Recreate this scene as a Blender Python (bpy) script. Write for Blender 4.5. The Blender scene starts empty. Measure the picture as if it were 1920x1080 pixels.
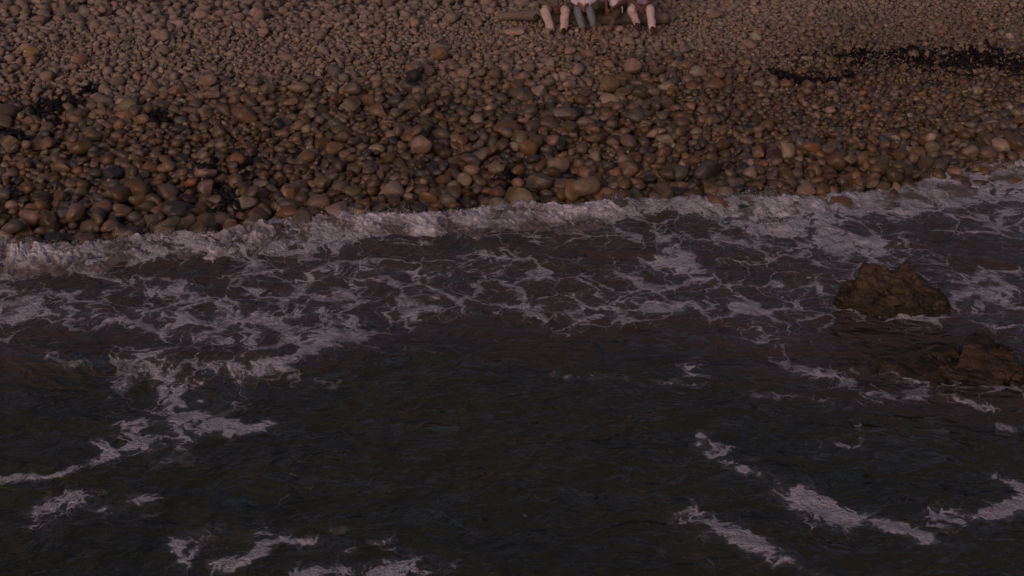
import bpy, bmesh, math, random
import numpy as np
from mathutils import Vector, Matrix, Euler

random.seed(7)
rng = np.random.default_rng(7)
S = bpy.context.scene
COL = S.collection

# ------------------------------------------------------------------ camera, sky, sun, exposure
CAM_H, PITCH, FPX = 7.0, math.radians(22.0), 1920 * 50 / 36.0
cam_d = bpy.data.cameras.new('camera')
cam_d.lens, cam_d.sensor_width, cam_d.clip_end, cam_d.clip_start = 50, 36, 5000, 0.1
cam = bpy.data.objects.new('camera', cam_d)
cam.location = (0, 0, CAM_H)
cam.rotation_euler = (math.radians(90) - PITCH, 0, 0)
COL.objects.link(cam)
S.camera = cam

SUN_EL, SUN_AZ = math.radians(24), math.radians(205)     # azimuth clockwise from +Y: behind the camera, to its left
world = bpy.data.worlds.new('World')
S.world = world
world.use_nodes = True
wn, wl = world.node_tree.nodes, world.node_tree.links
wn.clear()
sky = wn.new('ShaderNodeTexSky')
sky.sky_type = 'NISHITA'
sky.sun_disc = False
sky.sun_elevation = SUN_EL
sky.sun_rotation = SUN_AZ
sky.dust_density = 4.0
tint = wn.new('ShaderNodeMix'); tint.data_type = 'RGBA'; tint.blend_type = 'MULTIPLY'
tint.inputs[0].default_value = 1.0
tint.inputs[7].default_value = (1.0, 0.78, 0.87, 1)      # dusk haze
bg = wn.new('ShaderNodeBackground'); bg.inputs[1].default_value = 0.10
wo = wn.new('ShaderNodeOutputWorld')
wl.new(sky.outputs[0], tint.inputs[6]); wl.new(tint.outputs[2], bg.inputs[0]); wl.new(bg.outputs[0], wo.inputs[0])
sun_d = bpy.data.lights.new('sun', 'SUN')
sun_d.energy, sun_d.angle, sun_d.color = 0.9, math.radians(35), (1.0, 0.79, 0.84)
sun = bpy.data.objects.new('sun', sun_d)
sd = Vector((math.sin(SUN_AZ) * math.cos(SUN_EL), math.cos(SUN_AZ) * math.cos(SUN_EL), math.sin(SUN_EL)))
sun.rotation_euler = (-sd).to_track_quat('-Z', 'Y').to_euler()
COL.objects.link(sun)
S.view_settings.view_transform = 'Standard'
S.view_settings.look = 'None'
S.view_settings.gamma = 1
S.view_settings.use_curve_mapping = False
S.view_settings.exposure = -1.25

# ------------------------------------------------------------------ numeric helpers
def ray(u, v):
    """direction (unit forward depth) of photo pixel u, v (1920 x 1080)"""
    a, b = (u - 960) / FPX, (540 - v) / FPX
    return np.array([a, math.cos(PITCH) + b * math.sin(PITCH), -math.sin(PITCH) + b * math.cos(PITCH)])

def on_z(u, v, z):
    d = ray(u, v); t = (z - CAM_H) / d[2]
    return np.array([0, 0, CAM_H]) + d * t

def on_y(u, v, y):
    d = ray(u, v); t = y / d[1]
    return np.array([0, 0, CAM_H]) + d * t

def project(x, y, z):
    zz = z - CAM_H
    dep = y * math.cos(PITCH) - zz * math.sin(PITCH)
    up = y * math.sin(PITCH) + zz * math.cos(PITCH)
    dep = np.where(np.abs(dep) < 1e-3, 1e-3, dep)
    return 960 + FPX * x / dep, 540 - FPX * up / dep, dep

def hash3(ix, iy, iz, seed):
    h = (ix.astype(np.int64) * 374761393 + iy.astype(np.int64) * 668265263 + iz.astype(np.int64) * 2147483647 + seed * 974634721) & 0xFFFFFFFF
    h = ((h ^ (h >> 13)) * 1274126177) & 0xFFFFFFFF
    h = ((h ^ (h >> 16)) * 2246822519) & 0xFFFFFFFF
    return (h ^ (h >> 15)) & 0xFFFF

def noise3(p, seed=0):
    """smooth value-gradient noise, about -1..1"""
    p = np.asarray(p, float)
    i = np.floor(p); f = p - i
    w = f * f * f * (f * (f * 6 - 15) + 10)
    out = np.zeros(p.shape[:-1])
    for dx in (0, 1):
        for dy in (0, 1):
            for dz in (0, 1):
                h = hash3(i[..., 0] + dx, i[..., 1] + dy, i[..., 2] + dz, seed)
                ang = h * (2 * math.pi / 65536); zc = ((h * 7919) & 0xFFFF) / 32768.0 - 1
                r = np.sqrt(np.maximum(0, 1 - zc * zc))
                g = (f[..., 0] - dx) * r * np.cos(ang) + (f[..., 1] - dy) * r * np.sin(ang) + (f[..., 2] - dz) * zc
                ww = (w[..., 0] if dx else 1 - w[..., 0]) * (w[..., 1] if dy else 1 - w[..., 1]) * (w[..., 2] if dz else 1 - w[..., 2])
                out += g * ww
    return out * 1.5

def noise2(x, y, sc, seed=0, oct=1, gain=0.5):
    x = np.asarray(x, float); y = np.asarray(y, float)
    tot = 0; amp = 1
    for k in range(oct):
        tot = tot + amp * noise3(np.stack([x * sc, y * sc, np.full_like(x, 0.37 + k * 3.1)], -1), seed + k)
        sc *= 2.03; amp *= gain
    return tot

def sstep(a, b, x):
    t = np.clip((x - a) / (b - a), 0, 1)
    return t * t * (3 - 2 * t)

# ------------------------------------------------------------------ object helpers
def mesh_np(name, verts, faces, mat=None, smooth=True):
    """faces: (n,3) or (n,4) int array"""
    me = bpy.data.meshes.new(name)
    verts = np.asarray(verts, np.float32); faces = np.asarray(faces, np.int32)
    k = faces.shape[1]
    me.vertices.add(len(verts)); me.vertices.foreach_set('co', verts.ravel())
    me.loops.add(faces.size); me.loops.foreach_set('vertex_index', faces.ravel())
    me.polygons.add(len(faces))
    me.polygons.foreach_set('loop_start', np.arange(0, faces.size, k, dtype=np.int32))
    me.polygons.foreach_set('use_smooth', np.full(len(faces), smooth))
    me.update(calc_edges=True)
    if mat: me.materials.append(mat)
    return me

def add(name, me, parent=None, loc=None):
    o = bpy.data.objects.new(name, me); COL.objects.link(o)
    if parent: o.parent = parent
    if loc is not None: o.location = loc
    return o

def tag(o, label=None, cat=None, group=None, kind=None):
    if label: o['label'] = label
    if cat: o['category'] = cat
    if group: o['group'] = group
    if kind: o['kind'] = kind
    return o

def set_attr(me, name, data, typ='FLOAT'):
    a = me.attributes.new(name, typ, 'POINT')
    if typ == 'FLOAT': a.data.foreach_set('value', np.asarray(data, np.float32).ravel())
    else: a.data.foreach_set('color', np.asarray(data, np.float32).ravel())

class NT:
    """small node builder"""
    def __init__(self, name):
        self.m = bpy.data.materials.new(name); self.m.use_nodes = True
        self.n, self.l = self.m.node_tree.nodes, self.m.node_tree.links
        self.n.clear()
        self.out = self.n.new('ShaderNodeOutputMaterial')
    def node(self, t, ins=None, **kw):
        nd = self.n.new('ShaderNode' + t)
        for k, v in kw.items(): setattr(nd, k, v)
        for k, v in (ins or {}).items(): self.put(nd.inputs[k], v)
        return nd
    def put(self, sock, v):
        if hasattr(v, 'is_output') or isinstance(v, bpy.types.NodeSocket): self.l.new(v, sock)
        else:
            if isinstance(v, tuple) and len(v) == 3 and sock.type == 'RGBA': v = (*v, 1)
            sock.default_value = v
    def math(self, op, a, b=0.0, c=0.0, clamp=False):
        nd = self.n.new('ShaderNodeMath'); nd.operation = op; nd.use_clamp = clamp
        for s, v in zip(nd.inputs, (a, b, c)): self.put(s, v)
        return nd.outputs[0]
    def vmath(self, op, a, b):
        nd = self.n.new('ShaderNodeVectorMath'); nd.operation = op
        self.put(nd.inputs[0], a)
        if op == 'SCALE': self.put(nd.inputs[3], b)
        else: self.put(nd.inputs[1], b)
        return nd.outputs[0]
    def mix(self, f, a, b, blend='MIX'):
        nd = self.n.new('ShaderNodeMix'); nd.data_type = 'RGBA'; nd.blend_type = blend
        self.put(nd.inputs[0], f); self.put(nd.inputs[6], a); self.put(nd.inputs[7], b)
        return nd.outputs[2]
    def maprange(self, v, a, b, c=0.0, d=1.0, smooth=False):
        nd = self.n.new('ShaderNodeMapRange'); nd.clamp = True
        if smooth: nd.interpolation_type = 'SMOOTHSTEP'
        for i, x in enumerate((v, a, b, c, d)): self.put(nd.inputs[i], x)
        return nd.outputs[0]
    def noise(self, vec, scale, detail=4, rough=0.55, dist=0.0, dims='3D'):
        nd = self.node('TexNoise', {'Scale': scale, 'Detail': detail, 'Roughness': rough, 'Distortion': dist}, noise_dimensions=dims)
        if vec is not None: self.put(nd.inputs['Vector'], vec)
        return nd.outputs[0]
    def pos(self):
        return self.n.new('ShaderNodeNewGeometry').outputs['Position']
    def obj(self):
        return self.n.new('ShaderNodeTexCoord').outputs['Object']
    def bump(self, h, dist, strength=1.0):
        return self.node('Bump', {'Strength': strength, 'Distance': dist, 'Height': h}).outputs[0]
    def bsdf(self, col, rough, normal=None, **kw):
        b = self.n.new('ShaderNodeBsdfPrincipled')
        self.put(b.inputs['Base Color'], col); self.put(b.inputs['Roughness'], rough)
        if normal is not None: self.put(b.inputs['Normal'], normal)
        for k, v in kw.items(): self.put(b.inputs[k], v)
        return b.outputs[0]
    def done(self, sh):
        self.l.new(sh, self.out.inputs[0]); return self.m

# ------------------------------------------------------------------ materials
def stone_material(name, per_object):
    t = NT(name); p = t.pos()
    if per_object:
        oi = t.node('ObjectInfo'); base, wet = oi.outputs['Color'], oi.outputs['Alpha']
    else:
        at = t.node('Attribute', attribute_name='stone'); base, wet = at.outputs['Color'], at.outputs['Alpha']
    n1 = t.noise(p, 9, 5, 0.6); n2 = t.noise(p, 60, 4, 0.65)
    f = t.math('ADD', t.maprange(n1, 0.3, 0.7, 0.72, 1.22), t.maprange(n2, 0.3, 0.7, -0.2, 0.2))
    c = t.mix(1.0, base, t.node('CombineColor', {0: f, 1: f, 2: f}).outputs[0], 'MULTIPLY')
    warm = t.maprange(t.noise(p, 4.3, 3), 0.52, 0.72, 0, 0.45)
    c = t.mix(warm, c, t.mix(1.0, c, (1.25, 0.86, 0.6), 'MULTIPLY'))
    dark = t.maprange(t.noise(p, 110, 2), 0.66, 0.74, 0, 0.5)
    c = t.mix(dark, c, (0.05, 0.045, 0.04))
    rough = t.maprange(wet, 0, 1, 0.85, 0.34)
    nb = t.math('ADD', t.math('MULTIPLY', n1, 0.8), t.math('MULTIPLY', n2, 0.35))
    return t.done(t.bsdf(c, rough, t.bump(nb, 0.02, 0.7), **{'Specular IOR Level': t.maprange(wet, 0, 1, 0.25, 0.45)}))

M_STONE_OBJ = stone_material('cobble_stone', True)
M_STONE = stone_material('pebble_stone', False)

def ground_material():
    t = NT('gravel_bed'); p = t.pos()
    v = t.node('TexVoronoi', {'Vector': p, 'Scale': 9.0})
    col = t.mix(t.maprange(v.outputs['Color'], 0, 1), (0.17, 0.135, 0.105), (0.36, 0.30, 0.25))
    col = t.mix(t.maprange(v.outputs['Distance'], 0.42, 0.72), col, (0.06, 0.045, 0.035))
    n = t.noise(p, 3, 5)
    col = t.mix(t.maprange(n, 0.4, 0.7, 0, 0.4), col, (0.14, 0.105, 0.08))
    h = t.math('SUBTRACT', 1.0, v.outputs['Distance'])
    return t.done(t.bsdf(col, 0.85, t.bump(h, 0.06)))
M_GROUND = ground_material()

def water_material():
    t = NT('sea_water'); p = t.pos()
    foam_d = t.node('Attribute', attribute_name='foam').outputs['Fac']
    murk = t.node('Attribute', attribute_name='murk').outputs['Fac']
    flat = t.vmath('MULTIPLY', p, (1, 1, 0.0))
    # two stages of warping, then nested cell networks
    w1 = t.node('TexNoise', {'Vector': flat, 'Scale': 1.3, 'Detail': 3.0})
    q = t.vmath('ADD', flat, t.vmath('SCALE', t.vmath('SUBTRACT', w1.outputs['Color'], (0.5, 0.5, 0.5)), 1.1))
    w2 = t.node('TexNoise', {'Vector': flat, 'Scale': 5.5, 'Detail': 4.0})
    q = t.vmath('ADD', q, t.vmath('SCALE', t.vmath('SUBTRACT', w2.outputs['Color'], (0.5, 0.5, 0.5)), 0.26))
    q = t.vmath('MULTIPLY', q, (1.0, 0.72, 1.0))
    def web(scale):
        return t.node('TexVoronoi', {'Vector': q, 'Scale': scale, 'Randomness': 1.0}, feature='DISTANCE_TO_EDGE', voronoi_dimensions='2D').outputs['Distance']
    gate1 = t.maprange(t.noise(flat, 1.1, 4, 0.6), 0.36, 0.62)
    gate2 = t.maprange(t.noise(flat, 2.3, 4, 0.6), 0.38, 0.60)
    e1 = t.math('MULTIPLY', t.maprange(web(2.0), 0.0, 0.34, 1, 0), t.maprange(gate1, 0, 1, 0.5, 1.0))
    e2 = t.math('MULTIPLY', t.maprange(web(5.0), 0.0, 0.36, 1, 0), t.maprange(gate2, 0, 1, 0.15, 1.0))
    e3 = t.maprange(web(12.5), 0.0, 0.36, 1, 0)
    fb = t.maprange(t.noise(q, 2.0, 6, 0.60), 0.33, 0.67)
    streak = t.maprange(t.noise(t.vmath('MULTIPLY', q, (0.8, 3.0, 1.0)), 3.2, 5, 0.6), 0.28, 0.72)
    fine = t.maprange(t.noise(flat, 24, 5, 0.68), 0.28, 0.72)
    dn = t.maprange(foam_d, 0.22, 0.85)
    brk = t.maprange(t.noise(flat, 14, 5, 0.7), 0.30, 0.54, 0.28, 1.0)
    def strand(dist, wmin, wmax, gate):
        w = t.math('MULTIPLY', t.math('MULTIPLY', gate, dn), t.math('MULTIPLY_ADD', t.math('POWER', fb, 2.0), wmax - wmin, wmin))
        w = t.math('ADD', w, 0.002)
        return t.math('SUBTRACT', 1.0, t.math('DIVIDE', dist, w), clamp=True)
    s1 = t.math('POWER', strand(web(2.0), 0.02, 1.0, t.maprange(gate1, 0, 0.8, 0.10, 1)), 0.55)
    s2 = t.math('POWER', strand(web(5.0), 0.02, 0.70, gate2), 0.7)
    st_ = t.math('MULTIPLY', t.math('MAXIMUM', s1, t.math('MULTIPLY', s2, 0.6)), t.math('MULTIPLY', brk, t.maprange(murk, 0, 0.8, 0.25, 1.0)))
    h = t.math('MULTIPLY_ADD', fb, 0.26, t.math('MULTIPLY_ADD', streak, 0.07, t.math('MULTIPLY_ADD', fine, 0.09, t.math('MULTIPLY_ADD', e3, 0.10, t.math('MULTIPLY_ADD', e1, 0.27, t.math('MULTIPLY', e2, 0.27))))))
    diff = t.math('SUBTRACT', h, t.math('SUBTRACT', 1.03, t.math('MULTIPLY', foam_d, 0.92)))
    pat = t.maprange(diff, -0.01, 0.10, 0, 1)
    foam = t.math('MAXIMUM', st_, pat)
    foam = t.math('MULTIPLY', foam, t.maprange(foam_d, 0.18, 0.34))
    # loose flecks drifting on the open water
    fl = t.maprange(t.noise(t.vmath('MULTIPLY', q, (1.0, 1.6, 1.0)), 8.0, 4, 0.65), 0.63, 0.70)
    fl = t.math('MULTIPLY', fl, t.maprange(t.noise(flat, 0.8, 4, 0.6), 0.52, 0.66, 0, 0.55))
    foam = t.math('MAXIMUM', foam, fl)
    # thin veil of bubbles between the strands
    veil = t.math('MULTIPLY', t.maprange(diff, -0.30, 0.05, 0, 0.14, True), t.maprange(foam_d, 0.25, 0.8, 0, 1))
    foam = t.math('MAXIMUM', foam, veil)
    deep = t.mix(t.maprange(t.noise(p, 0.5, 3), 0.35, 0.65), (0.034, 0.042, 0.027), (0.046, 0.047, 0.026))
    wcol = t.mix(murk, deep, (0.078, 0.058, 0.044))
    # ripples
    rp = t.vmath('MULTIPLY', p, (0.85, 1.1, 1.0))
    r1 = t.noise(rp, 1.3, 3, 0.5, 0.7); r2 = t.noise(rp, 4.6, 4, 0.5, 0.8)
    rip = t.math('MULTIPLY_ADD', r2, 0.30, r1)
    wn_ = t.bump(rip, 0.30, 1.0)
    water = t.bsdf(wcol, 0.07, wn_, IOR=1.33)
    bl = t.math('ABSOLUTE', t.math('SUBTRACT', t.noise(p, 7, 5, 0.65), 0.5))
    fh = t.math('ADD', t.math('MULTIPLY', diff, 0.7), t.math('ADD', t.math('MULTIPLY', t.noise(p, 30, 5, 0.7), 0.5), t.math('MULTIPLY', bl, 2.4)))
    fcol = t.mix(t.math('MULTIPLY', t.math('ADD', fine, t.math('ADD', e3, e2)), 0.5, clamp=True), (0.42, 0.40, 0.41), (0.80, 0.78, 0.79))
    fcol_ = t.mix(fine, (0.42, 0.395, 0.41), (0.62, 0.60, 0.62))
    foam_s = t.bsdf(fcol, 0.7, t.bump(fh, 0.09, 1.0), **{'Specular IOR Level': 0.2})
    ms = t.node('MixShader', {0: foam, 1: water, 2: foam_s})
    return t.done(ms.outputs[0])
M_WATER = water_material()

def simple(name, col, rough=0.8, var=0.25, scale=30, bump=0.004, spec=0.3, second=None):
    t = NT(name); p = t.obj()
    n = t.noise(p, scale, 5, 0.6)
    c2 = second or tuple(x * (1 - var) for x in col)
    c = t.mix(t.maprange(n, 0.3, 0.7), c2, col)
    return t.done(t.bsdf(c, rough, t.bump(n, bump), **{'Specular IOR Level': spec}))

def froth_material():
    t = NT('sea_froth'); p = t.pos()
    th = t.node('Attribute', attribute_name='thick').outputs['Fac']
    n = t.noise(p, 22, 6, 0.7)
    th = t.math('ADD', th, t.math('MULTIPLY', t.math('SUBTRACT', n, 0.5), 1.1))
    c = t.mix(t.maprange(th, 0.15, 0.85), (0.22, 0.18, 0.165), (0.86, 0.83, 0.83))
    a = t.bsdf(c, 0.8, t.bump(n, 0.03, 0.8), **{'Specular IOR Level': 0.15})
    tr = t.node('BsdfTranslucent', {'Color': (0.7, 0.68, 0.68)}).outputs[0]
    return t.done(t.node('MixShader', {0: 0.15, 1: a, 2: tr}).outputs[0])
M_FROTH = froth_material()

def rock_material(name, top, low, wetz):
    t = NT(name); p = t.pos(); o = t.obj()
    n1 = t.noise(o, 3.2, 6, 0.65); n2 = t.noise(o, 17, 5, 0.65)
    st = t.node('TexWave', {'Vector': o, 'Scale': 2.2, 'Distortion': 7.0, 'Detail': 4.0}, bands_direction='Z').outputs['Fac']
    c = t.mix(t.maprange(n1, 0.35, 0.65), low, top)
    c = t.mix(t.maprange(st, 0.0, 0.35, 0.55, 0), c, tuple(x * 0.35 for x in low))
    c = t.mix(t.maprange(n2, 0.56, 0.72, 0, 0.6), c, tuple(min(1, x * 1.7) for x in top))
    z = t.node('SeparateXYZ', {0: p}).outputs[2]
    wet = t.maprange(t.math('ADD', z, t.math('MULTIPLY', t.math('SUBTRACT', n1, 0.5), 0.5)), wetz - 0.08, wetz + 0.1, 1, 0)
    c = t.mix(wet, c, t.mix(1.0, c, (0.42, 0.4, 0.4), 'MULTIPLY'))
    h = t.math('ADD', t.math('ADD', n1, t.math('MULTIPLY', n2, 0.45)), t.math('MULTIPLY', st, 0.25))
    return t.done(t.bsdf(c, t.maprange(wet, 0, 1, 0.7, 0.35), t.bump(h, 0.07, 1.0), **{'Specular IOR Level': 0.35}))

# ------------------------------------------------------------------ shore line and terrain
FRONT_PX = [(0, 460), (100, 464), (200, 457), (300, 447), (400, 440), (480, 428), (600, 412), (700, 406), (800, 402), (900, 395), (960, 386),
            (1080, 384), (1180, 376), (1300, 371), (1400, 372), (1480, 374), (1560, 365), (1640, 357), (1720, 344), (1770, 326), (1830, 311), (1920, 305)]
fp = np.array([on_z(u, v, np.interp(u, [1100, 1750], [0.27, 0.15]))[:2] for u, v in FRONT_PX])
fx = np.concatenate([[-2000, -14], fp[:, 0], [14, 2000]])
fy = np.concatenate([[fp[0, 1] - 2.0, fp[0, 1] - 0.9], fp[:, 1], [fp[-1, 1] + 2.0, fp[-1, 1] + 2.5]])
_xs = np.linspace(-16, 16, 641)
_k = np.exp(-np.linspace(-2, 2, 17) ** 2); _k /= _k.sum()
_ys = np.interp(_xs, fx, fy)
_ys = np.convolve(np.pad(_ys, 8, mode='edge'), _k, 'valid')
def yfront(x): return np.interp(x, _xs, _ys)
def yterrain(x): return np.interp(x, _xs, np.convolve(np.pad(_ys, 22, mode='edge'), np.ones(45) / 45, 'valid'))
PROF_S = [-2000, -40, -3, -1, 0, 2, 4, 6.5, 8.0, 9.5, 30, 60, 3000]
PROF_Z = [-6, -3, -0.75, -0.25, 0.0, 0.36, 0.75, 1.22, 1.45, 1.55, 2.2, 3.2, 6.0]
def zground(x, y):
    x = np.asarray(x, float); y = np.asarray(y, float)
    s = y - yterrain(x)
    return np.interp(s, PROF_S, PROF_Z) + 0.06 * noise2(x, y, 0.45, 11, 2)

def axis(fine0, fine1, step, far0, far1):
    a = [fine0]; d = step
    while a[-1] > far0: d *= 1.6; a.append(a[-1] - d)
    b = [fine1]; d = step
    while b[-1] < far1: d *= 1.6; b.append(b[-1] + d)
    return np.concatenate([a[::-1][:-1], np.arange(fine0, fine1, step), b])

def grid(xs, ys):
    X, Y = np.meshgrid(xs, ys)
    n = len(xs)
    i = np.arange((len(ys) - 1) * n).reshape(-1, n)[:, :-1].ravel()
    return X.ravel(), Y.ravel(), np.stack([i, i + 1, i + n + 1, i + n], 1)

gx, gy, gf = grid(axis(-14, 14, 0.16, -1500, 1500), axis(14, 34, 0.16, -1500, 1500))
gz = zground(gx, gy)
beach = add('beach', mesh_np('beach', np.stack([gx, gy, gz], 1), gf, M_GROUND))
tag(beach, 'sloping cobble beach of brown and grey rounded stones', kind='structure')

def on_ground(u, v, lift=0.12):
    """where photo pixel u, v meets the beach surface"""
    d = ray(u, v); ts = np.linspace(14, 45, 3000)
    P = np.array([0, 0, CAM_H]) + ts[:, None] * d
    below = P[:, 2] < zground(P[:, 0], P[:, 1]) + lift
    k = int(np.argmax(below))
    return P[k]

# ------------------------------------------------------------------ stone shapes
def ico(sub):
    bm = bmesh.new(); bmesh.ops.create_icosphere(bm, subdivisions=sub, radius=1.0)
    v = np.array([x.co[:] for x in bm.verts]); f = np.array([[q.index for q in x.verts] for x in bm.faces]); bm.free()
    return v, f
ICO1, ICO2, ICO3 = ico(1), ico(2), ico(3)

def stone_shape(v, r, angular=0.5):
    """rounded cobble: soft plane cuts and low noise on a unit sphere; r is a numpy generator"""
    v = v.copy()
    for k in range(r.integers(6, 11)):
        n = r.normal(size=3); n /= np.linalg.norm(n)
        d = r.uniform(0.48, 0.88)
        s = v @ n
        v -= n * (np.maximum(0, s - d) * min(0.97, r.uniform(0.6, 0.98) * (0.45 + angular)))[:, None]
    off = r.uniform(0, 100, 3)
    v *= (1 + 0.13 * noise3(v * 1.1 + off, 3))[:, None]
    v[:, 0] *= 1 + 0.22 * r.uniform(-1, 1) * v[:, 1]
    v /= np.abs(v).max(0)
    return v
N_SH = 26
SH = []
for k in range(N_SH):
    seed = 100 + k; ang = [0.5, 0.9, 1.3, 1.5][k % 4]
    SH.append({lv: stone_shape(b[0], np.random.default_rng(seed), ang) for lv, b in ((1, ICO1), (2, ICO2), (3, ICO3))})

PALETTE = [  # linear base colour, weight (lower wet part), weight (upper dry part)
    ((0.220, 0.168, 0.118), 4.0, 4.0),   # grey tan
    ((0.230, 0.145, 0.072), 3.4, 1.8),   # brown
    ((0.260, 0.150, 0.076), 0.8, 0.6),   # orange brown
    ((0.270, 0.180, 0.118), 1.6, 2.6),   # pinkish
    ((0.370, 0.285, 0.205), 1.0, 1.0),   # pale
    ((0.080, 0.076, 0.066), 0.8, 0.3),   # slate
    ((0.165, 0.125, 0.066), 2.2, 1.2),   # olive brown
    ((0.150, 0.128, 0.098), 1.4, 1.6),   # grey
    ((0.125, 0.085, 0.055), 1.5, 0.8),   # dark brown
]
PC = np.array([p[0] for p in PALETTE]) * (1.0, 0.99, 0.93); PW = np.array([p[1] for p in PALETTE]); PD = np.array([p[2] for p in PALETTE])
def wetness(x, y):
    s = y - yterrain(x)
    return 1 - sstep(3.7, 7.0, s + 1.3 * noise2(x, y, 0.6, 31, 2) - 0.15 * x / 3)

def stone_colour(x, y, r):
    w = float(wetness(np.array([x]), np.array([y]))[0])
    pw = PW / PW.sum() * w + PD / PD.sum() * (1 - w)
    c = PC[r.choice(len(PC), p=pw / pw.sum())] * r.uniform(0.66, 1.36) * (1 + r.uniform(-0.06, 0.06, 3))
    c = c * w * 0.77 + (1 - w) * (c * 0.66 + 0.40 * np.array([0.40, 0.34, 0.285]))
    return np.array([*c, w])

# ------------------------------------------------------------------ stones: dropped one by one on a height field
GX0, GX1, GY0, GY1, GS = -12.6, 12.6, 15.8, 31.5, 0.03
HN = (int((GY1 - GY0) / GS), int((GX1 - GX0) / GS))
H = np.zeros(HN)
def cell(x, y): return int((y - GY0) / GS), int((x - GX0) / GS)

stones = []      # dicts: x, y, z, a, b, c, yaw, tilt, shape, colour
def footprint_mean(x, y, r):
    j, i = cell(x, y); k = max(1, int(r * 0.75 / GS))
    return H[max(0, j - k):j + k + 1, max(0, i - k):i + k + 1].mean()

def put_stone(x, y, a, b, c, yaw, tilt, shape, col, sink=0.60, base=None, sub=None, hero=None):
    if base is None: base = footprint_mean(x, y, math.sqrt(a * b))
    zc = base + sink * c
    k = int(a / GS) + 1; j, i = cell(x, y)
    j0, j1, i0, i1 = max(0, j - k), min(HN[0], j + k + 1), max(0, i - k), min(HN[1], i + k + 1)
    if j1 > j0 and i1 > i0:
        yy = (np.arange(j0, j1) + 0.5) * GS + GY0 - y; xx = (np.arange(i0, i1) + 0.5) * GS + GX0 - x
        XX, YY = np.meshgrid(xx, yy); cs, sn = math.cos(yaw), math.sin(yaw)
        q = ((XX * cs + YY * sn) / a) ** 2 + ((-XX * sn + YY * cs) / b) ** 2
        top = zc + c * np.sqrt(np.maximum(0, 1 - q)) * 0.95
        sub_ = H[j0:j1, i0:i1]
        np.copyto(sub_, np.where(q < 1, np.maximum(sub_, top), sub_))
    stones.append(dict(x=x, y=y, h=zc, a=a, b=b, c=c, yaw=yaw, tilt=tilt, shape=shape, col=col, hero=hero))

# hero stones of the photograph: u, v (centre), width and height in photo pixels, colour, shape, label
HERO = [
    (966, 49, 43, 14, (0.46, 0.36, 0.32), 5, 'pale oblong stone lying below the log, left of the seated people'),
    (790, 276, 43, 36, (0.40, 0.29, 0.23), 2, 'large pale angular boulder in the middle of the beach'),
    (826, 97, 37, 27, (0.30, 0.20, 0.12), 4, 'big rounded tan stone on the upper beach, down-left of the people'),
    (662, 165, 44, 25, (0.25, 0.20, 0.15), 9, 'broad grey-tan stone beside the black slate stone'),
    (928, 138, 33, 31, (0.20, 0.145, 0.10), 0, 'ball-shaped brown stone on the beach below the people'),
    (391, 147, 39, 24, (0.38, 0.29, 0.24), 13, 'squarish pale pink stone resting above a flat pale slab'),
    (397, 173, 40, 20, (0.30, 0.23, 0.19), 17, 'flat pale slab just below a squarish pink stone'),
    (560, 160, 44, 22, (0.36, 0.28, 0.23), 18, 'long pale stone with a pointed end on the upper beach'),
    (60, 92, 31, 25, (0.34, 0.25, 0.14), 8, 'yellowish rounded stone on the fine gravel at the far left'),
    (150, 103, 28, 24, (0.32, 0.22, 0.18), 12, 'pinkish rounded stone right of the yellowish stone'),
    (386, 322, 46, 30, (0.42, 0.33, 0.28), 16, 'large pale smooth stone just left of the black kelp strip'),
    (357, 342, 28, 18, (0.40, 0.16, 0.07), 10, 'rust-orange stone below the pale smooth stone by the kelp'),
    (1010, 343, 54, 34, (0.22, 0.19, 0.15), 11, 'blocky speckled conglomerate stone near the foam edge'),
    (936, 322, 43, 31, (0.28, 0.22, 0.16), 6, 'wedge-shaped tan stone left of the blocky conglomerate'),
    (1185, 125, 38, 34, (0.37, 0.27, 0.24), 14, 'big pink speckled boulder on the upper beach below the last sitter'),
    (541, 408, 60, 22, (0.26, 0.15, 0.09), 1, 'long orange-brown stone lying at the edge of the foam'),
    (442, 295, 38, 28, (0.33, 0.18, 0.085), 7, 'orange angular stone up-right of the black kelp strip'),
    (1522, 283, 40, 22, (0.36, 0.20, 0.10), 20, 'orange-brown oval stone on the right part of the beach'),
    (1817, 295, 36, 32, (0.36, 0.28, 0.22), 22, 'pale boulder standing at the foam edge on the right'),
    (1788, 354, 30, 13, (0.06, 0.05, 0.055), 21, 'flat dark stone awash in the foam on the right'),
    (1063, 216, 56, 25, (0.21, 0.18, 0.15), 19, 'long grey speckled stone in the middle of the beach'),
    (680, 378, 34, 28, (0.30, 0.16, 0.085), 24, 'round orange-brown stone just above the foam'),
    (1101, 342, 31, 26, (0.34, 0.24, 0.17), 12, 'smooth tan stone right of the blocky conglomerate'),
    (774, 158, 34, 26, (0.05, 0.052, 0.06), 3, 'black slate stone tilted on the upper beach'),
    (100, 452, 52, 17, (0.045, 0.05, 0.055), 25, 'low black stone touching the foam at the left'),
    (1340, 20, 30, 18, (0.34, 0.26, 0.22), 8, 'pale rounded stone behind and right of the log'),
    (266, 218, 32, 20, (0.40, 0.28, 0.22), 13, 'blocky pinkish stone beside the dark seaweed clump at the left'),
    (1514, 102, 26, 11, (0.38, 0.31, 0.29), 5, 'pale grey oval stone at the left end of the dark wrack line'),
    (1855, 98, 28, 24, (0.30, 0.25, 0.24), 2, 'grey boulder in the wrack line at the far right'),
]

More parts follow.
